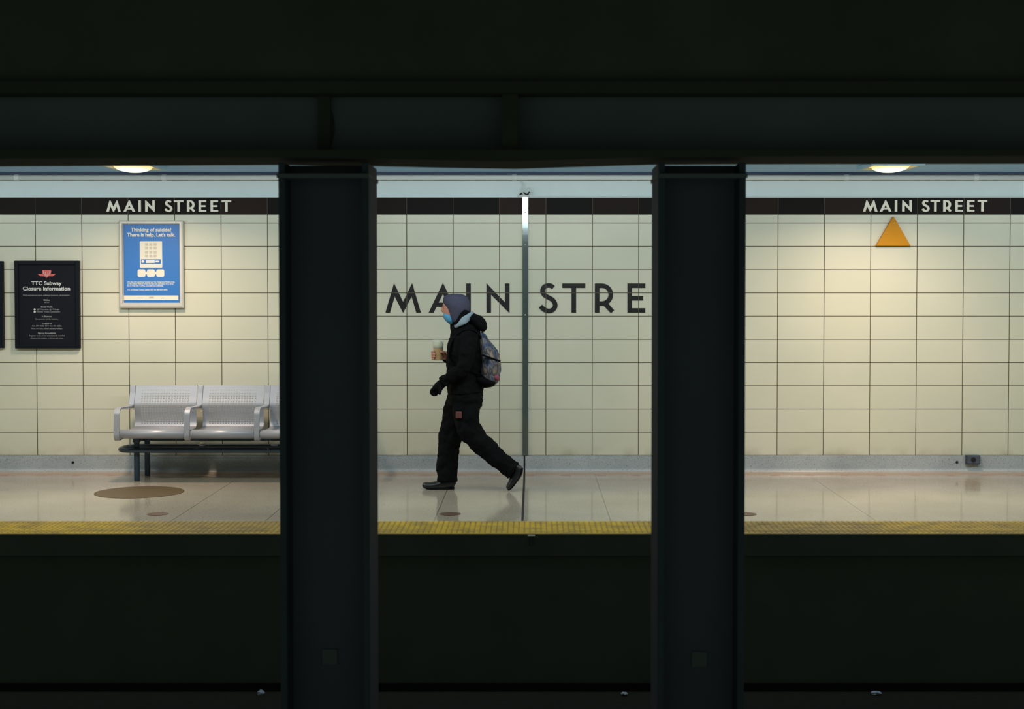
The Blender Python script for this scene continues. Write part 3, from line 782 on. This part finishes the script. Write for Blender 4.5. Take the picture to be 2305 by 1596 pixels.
# ------------------------------------------------------------------ bench
def bench():
    YF = 12.30; YB = 12.76
    arms = [at(px, 950, YF).x for px in (262.5, 421.0, 578.0)]
    sp = (arms[2] - arms[0]) / 2
    arms.append(arms[2] + sp)
    root = empty('platform_bench', ((arms[0] + arms[3]) / 2, 12.6, 0), 'silver perforated metal bench against the wall, partly behind the left column', 'bench')
    zt = at(370, 869, YB + .05).z
    zr0, zr1 = at(340, 987.5, YF).z, at(340, 968, YF).z
    zarm = at(262, 921, YF).z
    bw = .046
    backprof = [(YB + .075, zt), (YB + .055, zt + .004), (YB + .045, zt - .02), (YB + .02, zt - .09), (YB - .005, zt - .155), (YB + .0, zt - .20), (YB + .012, zt - .26), (YB + .012, zt - .31), (YB - .005, zt - .345)]
    bp = spline(backprof, 5)
    for i in range(3):
        x0, x1 = arms[i] + bw / 2 + .004, arms[i + 1] - bw / 2 - .004
        # backrest: sheet with slots really cut out
        s = [0.0]
        for k in range(1, len(bp)): s.append(s[-1] + math.dist(bp[k], bp[k - 1]))
        L = s[-1]
        def pt(d):
            d = max(0, min(L, d))
            for k in range(1, len(s)):
                if s[k] >= d:
                    f = (d - s[k - 1]) / max(1e-9, s[k] - s[k - 1]); return [bp[k - 1][j] + (bp[k][j] - bp[k - 1][j]) * f for j in (0, 1)]
            return bp[-1]
        gs = [0, .008, .016, .024, .032]; hole = [0] * 4
        d = .062; gs.append(.048); hole.append(0); gs.append(d); hole.append(0)
        nr = 21; pitch = (L - .062 - .018) / nr
        for k in range(nr):
            gs.append(d + pitch * .38); hole.append(0 if k == 1 else 1); d += pitch; gs.append(d); hole.append(0)
        gs.append(L); hole.append(0)
        xm = .055
        xs = [x0, x0 + xm]; xh = [0]
        nc = 18; pc = (x1 - x0 - 2 * xm) / nc; x = x0 + xm
        for k in range(nc):
            xs.append(x + pc * .58); xh.append(1); x += pc; xs.append(x); xh.append(0)
        xs.append(x1); xh.append(0)
        bm = bmesh.new()
        grid = [[bm.verts.new((xx, *pt(dd))) for xx in xs] for dd in gs]
        for r in range(len(gs) - 1):
            for c in range(len(xs) - 1):
                if hole[r] and xh[c]: continue
                bm.faces.new((grid[r][c], grid[r][c + 1], grid[r + 1][c + 1], grid[r + 1][c]))
        o = obj('backrest', bm, M['bench'], root, smooth=False)
        m_ = o.modifiers.new('solid', 'SOLIDIFY'); m_.thickness = .004; m_.offset = 0
        # seat pan with rolled front
        zs = zr1 - .006
        seat = [(YB - .006, zt - .347), (YB - .02, zs - .012), (YB - .06, zs - .02), (YB - .2, zs - .016), (YF + .08, zs), (YF + .025, zr1)]
        rr = (zr1 - zr0) / 2
        seat = spline(seat, 4)
        for k in range(1, 9):
            an = PI / 2 + PI * k / 8; seat.append((YF + .025 + rr * math.cos(an) * 1.0, zr0 + rr + rr * math.sin(an)))
        seat.append((YF + .06, zr0 + .006)); seat.append((YB - .1, zr0 + .02))
        bm = bmesh.new()
        prev = None
        for p in seat:
            cur = (bm.verts.new((x0, *p)), bm.verts.new((x1, *p)))
            if prev: bm.faces.new((prev[0], prev[1], cur[1], cur[0]))
            prev = cur
        o = obj('seat', bm, M['bench'], root, smooth=True)
        m_ = o.modifiers.new('solid', 'SOLIDIFY'); m_.thickness = .004; m_.offset = 0
    # back posts and arm loops (flat bar)
    for x in arms:
        bm = bmesh.new()
        xx0, xx1 = x - bw / 2, x + bw / 2
        path = [(YB + .06, zt + .004), (YB + .035, zt - .06), (YB - .005, zt - .15)]
        prev = None
        outer = [(YB + .075, zt + .004), (YB + .048, zt + .006), (YB + .03, zt - .06), (YB - .010, zt - .17), (YB + .01, zt - .19), (YB + .055, zt - .06)]
        prism_yz(bm, outer, xx0, xx1)
        obj('back_post', bm, M['bench'], root, bevel=.003)
        bm = bmesh.new()
        t = .013
        cl = [(YB + .0, zt - .160), (YB - .10, zt - .168), (YF + .09, zarm), (YF + .045, zarm - .004), (YF + .012, zarm - .03), (YF + .004, zarm - .08), (YF - .004, zr1), (YF - .006, zr0 + .02), (YF + .012, zr0 - .008), (YF + .05, zr0 - .010), (YB - .2, zr0 - .004)]
        cl = spline(cl, 4)
        q = ribbon(cl, t)
        L_ = [s_[0] for s_ in q] + [q[-1][1]]; R_ = [s_[3] for s_ in q] + [q[-1][2]]
        va = [(bm.verts.new((xx0, *l)), bm.verts.new((xx1, *l)), bm.verts.new((xx1, *r)), bm.verts.new((xx0, *r))) for l, r in zip(L_, R_)]
        for k in range(len(va) - 1):
            for e in range(4): bm.faces.new((va[k][e], va[k][(e + 1) % 4], va[k + 1][(e + 1) % 4], va[k + 1][e]))
        bm.faces.new(va[0]); bm.faces.new(va[-1])
        obj('armrest', bm, M['bench'], root, bevel=.002)
    # legs
    fl = on_floor(307.5, 1082); rl = on_floor(333, 1070.5)
    xl = (fl.x + rl.x) / 2
    xr_ = arms[0] + arms[3] - xl
    for x in (xl, xr_):
        for yy, w2 in ((fl.y, .021), (rl.y, .021)):
            bm = bmesh.new(); box(bm, x - w2, x + w2, yy - w2, yy + w2, .0, zr0 - .008); box(bm, x - w2 * 1.35, x + w2 * 1.35, yy - w2 * 1.35, yy + w2 * 1.35, zr0 - .05, zr0 - .012)
            obj('leg', bm, M['leg'], root, bevel=.006)
    # lower loop of tube round the legs
    zl_ = at(450, 1014, fl.y - .05).z
    xa_, xb_ = at(268, 1010, fl.y).x, arms[0] + arms[3] - at(268, 1010, fl.y).x
    r = .021; y0, y1 = fl.y - .045, rl.y - .055; c_ = .11
    loop = []
    for cx_, cy_, st in ((xb_ - c_, y1 - c_, 0), (xa_ + c_, y1 - c_, 1), (xa_ + c_, y0 + c_, 2), (xb_ - c_, y0 + c_, 3)):
        for kk in range(7):
            an = st * PI / 2 + kk * PI / 12; loop.append((cx_ + c_ * math.cos(an), cy_ + c_ * math.sin(an), zl_, r, r))
    bm = bmesh.new(); tube(bm, loop, 14, 1, side=(0, 0, 1), closed=True); obj('foot_rail', bm, M['leg'], root, smooth=True)
    # bearer under the seats
    bm = bmesh.new(); box(bm, xl - .05, xr_ + .05, fl.y + .12, fl.y + .17, zr0 - .05, zr0 - .012); obj('bearer', bm, M['leg'], root, bevel=.004)
    return zl_ + r, y1
bz, by = bench()
q = at(455, 998, by); bm = bmesh.new()
box(bm, q.x - .02, q.x + .02, by - .012, by + .012, bz, bz + .010)
tag(obj('paper_wrapper', bm, M['foam'], origin=(q.x, by, bz), bevel=.003), 'tiny pale wrapper lying on the tube under the bench', 'litter')

# ------------------------------------------------------------------ walking person
DP = 11.91; S = F / DP
def P(px, py, dy, ra, rb):
    q = at(px, py, DP + dy)
    return (q.x, q.y, q.z, ra / S, rb)
foot = on_floor(1000, 1103)
person = empty('person', (at(1045, 900, DP).x, DP, 0), 'person walking left in dark clothes, slate hood and blue mask, drink in hand', 'person')
# body: one continuous figure (mostly under the clothes)
bm = bmesh.new()
hd = at(1022, 690, DP)
tube(bm, [P(1024, 668, 0, 8, .035), P(1022, 674, 0, 19, .062), P(1021, 684, 0, 24, .073), P(1020, 695, 0, 23.5, .074), P(1019, 705, 0, 21, .068), P(1018, 714, 0, 18, .058), P(1014, 722, 0, 11, .045), P(1013, 726, 0, 6, .02)], 24, 4, flat=True)
ellipsoid(bm, at(997.5, 700, DP), (.018, .012, .013), (0, .5, 0))               # nose
tube(bm, [P(996.5, 692, 0, 3, .008), P(996, 700, 0, 4.5, .012)], 12, 3)
ellipsoid(bm, at(1001, 688, DP), (.014, .05, .010))                             # brow
ellipsoid(bm, at(1001, 712, DP), (.014, .024, .012))                            # lips
for sgn in (-1, 1): ellipsoid(bm, at(1026, 696, DP + sgn * .074), (.018, .008, .028))   # ears
tube(bm, [P(1028, 712, 0, 14, .055), P(1036, 728, 0, 14, .058), P(1044, 744, 0, 16, .07)], 20, 4)
tube(bm, [P(1047, 748, 0, 16, .09), P(1048, 764, 0, 27, .15), P(1046, 800, 0, 32, .15), P(1047, 850, 0, 29, .14), P(1048, 890, 0, 32, .15)], 20, 4)
LEG_F = [(1036, 900, .08), (1024, 940, .085), (1013, 985, .07), (1009, 1030, .06), (1007, 1078, .05), (1006, 1092, .05)]
LEG_B = [(1050, 900, -.08), (1054, 940, -.085), (1066, 980, -.09), (1092, 1006, -.09), (1125, 1034, -.09), (1154, 1058, -.09), (1158, 1066, -.09)]
for L_, rr in ((LEG_F, (23, 20, 15, 13, 9, 9)), (LEG_B, (23, 20, 15, 14, 11, 7, 6))):
    tube(bm, [P(x, y, d, r, r / S * .95) for (x, y, d), r in zip(L_, rr)], 18, 4)
tube(bm, [P(1010, 1091, .05, 7, .028), P(990, 1092, .05, 6, .032), P(964, 1094, .05, 4, .026)], 14, 3)
tube(bm, [P(1162, 1062, -.09, 6, .028), P(1158, 1078, -.09, 5, .032), P(1149, 1091, -.09, 4, .026)], 14, 3)
# arms
ARM_N = [(1056, 752, -.15), (1051, 792, -.20), (1043, 826, -.21), (1020, 844, -.20), (996, 862, -.18), (985, 873, -.17)]
ARM_F = [(1052, 752, .15), (1049, 790, .20), (1040, 815, .21), (1020, 810, .17), (1001, 803, .115)]
tube(bm, [P(x, y, d, r, r / S) for (x, y, d), r in zip(ARM_N, (12, 11, 9, 8, 6.5, 6))], 16, 4)
tube(bm, [P(x, y, d, r, r / S) for (x, y, d), r in zip(ARM_F, (12, 11, 9, 8, 7))], 16, 4)
# far hand wrapped round the cup
CUPX, CUPD = 986.5, .07
cc = at(CUPX, 800, DP + CUPD)
def ring_pt(ang, r, z): return (cc.x + r * math.cos(ang), cc.y + r * math.sin(ang), z)
zc0 = at(CUPX, 810, DP + CUPD).z
wr = at(1006, 804, DP + .12)
tube(bm, [(wr.x, wr.y, wr.z, .024, .018), (cc.x + .060, cc.y + .042, zc0 + .030, .034, .016), (cc.x + .030, cc.y + .058, zc0 + .036, .038, .014), (cc.x + .0, cc.y + .058, zc0 + .036, .034, .012)], 16, 4, side=(.4, .9, 0))
for k in range(4):
    z = zc0 + .006 + k * .0195
    r0 = .0375 + .0015 * k + .0105
    end = math.radians((232, 246, 250, 238)[k])
    pts = []
    for j in range(9):
        an = math.radians(85) + (end - math.radians(85)) * j / 8
        rr = (.0098 - .0022 * j / 8) * (.88, 1, 1.02, .98)[k]
        pts.append((*ring_pt(an, r0, z + .002 * math.sin(j)), rr, rr))
    tube(bm, pts, 10, 2, side=(0, 0, 1))
pts = []
for j in range(7):
    an = math.radians(40) - math.radians(105) * j / 6
    rr = .0125 - .003 * j / 6
    pts.append((*ring_pt(an, .052, zc0 + .045 + .022 * j / 6), rr, rr))
tube(bm, pts, 10, 2, side=(0, 0, 1))
remesh(obj('body', bm, M['skin'], person, smooth=True), .0045, 3)
# eyes
for sgn in (-1, 1):
    bm = bmesh.new(); q = at(998.5, 693.5, DP + sgn * .026); ellipsoid(bm, (q.x + .004, q.y, q.z), (.007, .011, .006), seg=12); obj('eye', bm, M['leg'], person, smooth=True)
# face mask
bm = bmesh.new()
tube(bm, [P(1006, 705.5, 0, 6.5, .045), P(1008.5, 710, 0, 11, .072), P(1010.5, 716, 0, 12, .074), P(1013, 723, 0, 9.5, .066), P(1016, 729, 0, 5, .04)], 24, 4, flat=True)
remesh(obj('face_mask', bm, M['mask'], person, smooth=True), .004, 3)
# hood over the head
bm = bmesh.new()
def hr(y, x0, x1, rb): return P((x0 + x1) / 2, y, 0, (x1 - x0) / 2, rb)
tube(bm, [hr(661.3, 1018, 1034, .03), hr(663, 1008, 1043, .07), hr(668, 999, 1051, .092), hr(676, 997, 1056, .106), hr(686, 999, 1058.5, .112), hr(694, 1003.5, 1058, .110), hr(702, 1006.5, 1055, .104), hr(710, 1010, 1049, .096), hr(718, 1013, 1043, .086), hr(725, 1016, 1038, .07)], 28, 4, flat=True)
remesh(obj('hood', bm, M['hood'], person, smooth=True), .006, 3, .003, .05)
bm = bmesh.new()
tube(bm, [P(1047, 697, 0, 8, .090), P(1045, 706, 0, 12, .112), P(1041, 716, 0, 14, .116), P(1037, 727, 0, 15, .112), P(1036, 736, 0, 14, .10)], 24, 4)
remesh(obj('collar', bm, M['jacket'], person, smooth=True), .006, 3)
# pale fleece collar
bm = bmesh.new()
ring = []
for j in range(16):
    an = 2 * PI * j / 16
    q = at(1043.5 + 18 * math.cos(an), 722 - 12 * math.cos(an), DP + .112 * math.sin(an))
    ring.append((q.x, q.y, q.z, .016, .030 + .006 * math.cos(an)))
tube(bm, ring, 12, 2, side=(.3, 0, 1), closed=True)
obj('fleece_collar', bm, M['lining'], person, smooth=True)
# jacket
bm = bmesh.new()
tube(bm, [P(1037, 733, 0, 16, .075), P(1043, 740, 0, 24, .115), P(1048, 750, 0, 32, .165), P(1048, 768, 0, 37, .19), P(1046, 800, 0, 40, .185), P(1046, 840, 0, 40, .18), P(1047, 866, 0, 41, .185), P(1048, 884, 0, 41, .19)], 32, 5)
tube(bm, [P(1022, 724, 0, 9, .03), P(1026, 742, 0, 14, .06), P(1032, 765, 0, 20, .1)], 16, 4)
tube(bm, [P(x, y, d, r, r / S * .95) for (x, y, d), r in zip(ARM_N[:5], (19, 19, 17, 14.5, 12))], 20, 4)
tube(bm, [P(x, y, d, r, r / S * .95) for (x, y, d), r in zip(ARM_F, (19, 19, 16, 13.5, 12))], 20, 4)
remesh(obj('jacket', bm, M['jacket'], person, smooth=True), .008, 3, .038, .075)
bm = bmesh.new()
tube(bm, [P(1052, 717, 0, 9, .09), P(1066, 717, 0, 13, .105), P(1080, 727, 0, 14, .11), P(1088, 739, 0, 10, .10), P(1090, 745, 0, 4, .05)], 24, 4)
remesh(obj('jacket_hood', bm, M['jacket'], person, smooth=True), .008, 3, .02, .08)
# trousers
bm = bmesh.new()
tube(bm, [P(1048, 866, 0, 36, .165), P(1048, 890, 0, 39, .18), P(1047, 915, 0, 38, .175)], 28, 4)
tube(bm, [P(x, y, d, r, rb) for x, y, d, r, rb in ((1040, 898, .075, 34, .10), (1026, 940, .085, 31.5, .098), (1015, 975, .075, 27.5, .088), (1010.5, 1005, .065, 25, .084), (1007.5, 1040, .055, 23, .082), (1006, 1083, .05, 22.5, .08))], 24, 4)
tube(bm, [P(x, y, d, r, rb) for x, y, d, r, rb in ((1052, 896, -.075, 36, .10), (1050, 940, -.085, 28.5, .098), (1060, 972, -.09, 27, .09), (1084, 999, -.09, 24, .085), (1118, 1030, -.09, 22, .08), (1156, 1059.5, -.09, 22, .078))], 24, 4)
remesh(obj('trousers', bm, M['trousers'], person, smooth=True), .008, 3, .036, .075)
q = at(1032.5, 934.5, DP - .190)
bm = bmesh.new(); box(bm, q.x - .024, q.x + .024, q.y, q.y + .03, q.z - .027, q.z + .027)
obj('pocket_patch', bm, M['patch'], person, bevel=.006)
# glove on the near hand
bm = bmesh.new()
tube(bm, [P(996, 862, -.18, 10, .03), P(988, 870, -.175, 11, .034), P(981, 878, -.17, 10, .032), P(977, 883, -.17, 6, .022)], 16, 4)
for k in range(4):
    d = -.205 + k * .022
    a_ = (1, 1.05, 1, .85)[k]
    tube(bm, [P(979, 872, d, 3.9, .0125), P(972.5, 878, d, 3.8, .012), P(971, 884.5, d, 3.6, .012), P(977, 889 + (a_ - 1) * 6, d, 3.4, .011), P(984, 887, d, 3.2, .0105)], 10, 4)
tube(bm, [P(991, 869, -.20, 4.5, .014), P(991, 879, -.212, 4, .013), P(988, 888, -.212, 3.6, .0115)], 10, 4)
remesh(obj('glove', bm, M['jacket'], person, smooth=True), .004, 2)
# shoes
def shoe(pts, sole, d, rbs):
    bm = bmesh.new(); tube(bm, [P(x, y, d, r, rb) for (x, y, r), rb in zip(pts, rbs)], 20, 5)
    s = remesh(obj('shoe', bm, M['shoe'], person, smooth=True), .005, 3)
    bm = bmesh.new()
    L_ = [at(x, y, DP + d) for x, y, _ in sole]; 
    rows = []
    for i, (q, (_, _, hw)) in enumerate(zip(L_, sole)):
        a = L_[max(0, i - 1)]; b = L_[min(len(L_) - 1, i + 1)]
        nrm = Vector((-(b.z - a.z), 0, b.x - a.x)).normalized()
        if nrm.z * sole_dir[0] + nrm.x * sole_dir[1] < 0: nrm = -nrm
        up = nrm * .020
        rows.append([bm.verts.new(q + Vector((0, -hw, 0))), bm.verts.new(q + Vector((0, hw, 0))), bm.verts.new(q + up + Vector((0, hw, 0))), bm.verts.new(q + up + Vector((0, -hw, 0)))])
    for i in range(len(rows) - 1):
        for k in range(4): bm.faces.new((rows[i][k], rows[i][(k + 1) % 4], rows[i + 1][(k + 1) % 4], rows[i + 1][k]))
    bm.faces.new(rows[0]); bm.faces.new(rows[-1])
    obj('sole', bm, M['sole'], s, bevel=.004)
sole_dir = (1, 0)
dyf = .05 - 0.0
yg = 1101.6
shoe([(1023, 1093, 7), (1019, 1090, 11.5), (1010, 1087, 14), (997, 1089, 12.5), (981, 1092, 9), (966, 1093, 8), (956, 1092, 7), (951, 1090.5, 3.5)], [(1022.5, yg - .2, .032), (1010, yg, .037), (990, yg, .034), (974, yg, .042), (962, yg - 1.5, .042), (953, yg - 5, .026)], dyf, (.024, .034, .042, .045, .048, .05, .042, .02))
sole_dir = (.3, -1)
shoe([(1160, 1050, 9), (1166, 1057, 11), (1164, 1065, 12), (1159, 1074, 11.5), (1152, 1087, 8.5), (1146, 1096, 7.5), (1143, 1101, 4)], [(1178, 1054, .030), (1176, 1064, .036), (1168, 1077, .034), (1160, 1090, .042), (1152, 1099, .040), (1145, 1104.5, .024)], -.09, (.035, .038, .042, .045, .048, .045, .025))

# cup
cb = at(CUPX, 811.5, DP + CUPD).z
ct = at(CUPX, 772, DP + CUPD).z
cup = empty('iced_drink_cup', (cc.x, cc.y, cb), 'clear domed cup of milky iced coffee in the walking person\'s hand', 'drink cup')
def lathe(bm, prof, n=32):
    rings = [[bm.verts.new((cc.x + r * math.cos(2 * PI * k / n), cc.y + r * math.sin(2 * PI * k / n), z)) for k in range(n)] for r, z in prof]
    for i in range(len(rings) - 1):
        for k in range(n): bm.faces.new((rings[i][k], rings[i][(k + 1) % n], rings[i + 1][(k + 1) % n], rings[i + 1][k]))
    bm.faces.new(rings[0][::-1]); bm.faces.new(rings[-1])
bm = bmesh.new(); lathe(bm, [(.036, cb), (.038, cb + .004), (.046, ct), (.048, ct + .004)]); obj('cup_body', bm, M['clear'], cup, smooth=False)
bm = bmesh.new(); lathe(bm, [(.033, cb + .003), (.0395, cb + (ct - cb) * .68)]); obj('drink', bm, M['coffee'], cup)
bm = bmesh.new(); lathe(bm, [(.0395, cb + (ct - cb) * .685), (.0425, ct - .008), (.030, ct + .012), (.010, ct + .022)]); obj('foam', bm, M['foam'], cup, smooth=True)
bm = bmesh.new()
zl2 = ct + .004
lathe(bm, [(.050, zl2), (.050, zl2 + .005)] + [(.047 * math.cos(a), zl2 + .005 + .036 * math.sin(a)) for a in [i * PI / 2 / 8 for i in range(8)]]); obj('dome_lid', bm, M['clear'], cup, smooth=True)

# backpack
bp_ = at(1103, 872, DP)
pack = empty('backpack', (bp_.x, DP, bp_.z), 'patterned blue, tan and pink backpack on the walking person\'s back', 'backpack')
bm = bmesh.new()
tube(bm, [P(1081, 749, 0, 5, .06), P(1086, 759, 0, 9.5, .10), P(1091, 774, 0, 13.5, .125), P(1098, 790, 0, 18, .14), P(1104, 806, 0, 22, .148), P(1104.5, 824, 0, 22.5, .15), P(1104, 842, 0, 22, .15), P(1101, 856, 0, 20, .14), P(1099, 864, 0, 12, .09)], 28, 5)
remesh(obj('main_bag', bm, M['pack'], pack, smooth=True), .008, 2, .02, .07)
bm = bmesh.new()
tube(bm, [P(1074, 845, 0, 6, .12), P(1079, 851, 0, 13, .155), P(1090, 856, 0, 17, .160), P(1104, 859, 0, 13.5, .156), P(1115, 861, 0, 8, .12)], 24, 4)
remesh(obj('bottom_panel', bm, M['packblack'], pack, smooth=True), .008, 3)
bm = bmesh.new(); q = at(1116, 849, DP - .085); ellipsoid(bm, q, (.026, .046, .032), (0, -.5, 0)); obj('side_patch', bm, M['pink'], pack, smooth=True)
for (xs_, ys_, xe, ye) in ((1085, 799, 1122, 812),):
    bm = bmesh.new(); tube(bm, [P(xs_, ys_, -.150, 2, .004), P((xs_ + xe) / 2, (ys_ + ye) / 2, -.158, 2, .004), P(xe, ye, -.10, 2, .004), P(xe + 4, ye + 1, 0, 2, .004), P(xe, ye, .10, 2, .004)], 8, 5)
    obj('zip', bm, M['packblack'], pack)
for sg in (-1, 1):
    bm = bmesh.new()
    tube(bm, [P(1082, 758, sg * .09, 3, .022), P(1070, 745, sg * .115, 2, .024), P(1052, 740, sg * .125, 2, .026), P(1031, 750, sg * .12, 2, .026), P(1014, 775, sg * .12, 1.6, .026), P(1012, 812, sg * .14, 1.6, .02), P(1042, 830, sg * .175, 1.6, .014), P(1085, 845, sg * .14, 1.6, .014)], 10, 5)
    obj('shoulder_strap', bm, M['packblack'], pack, smooth=True)
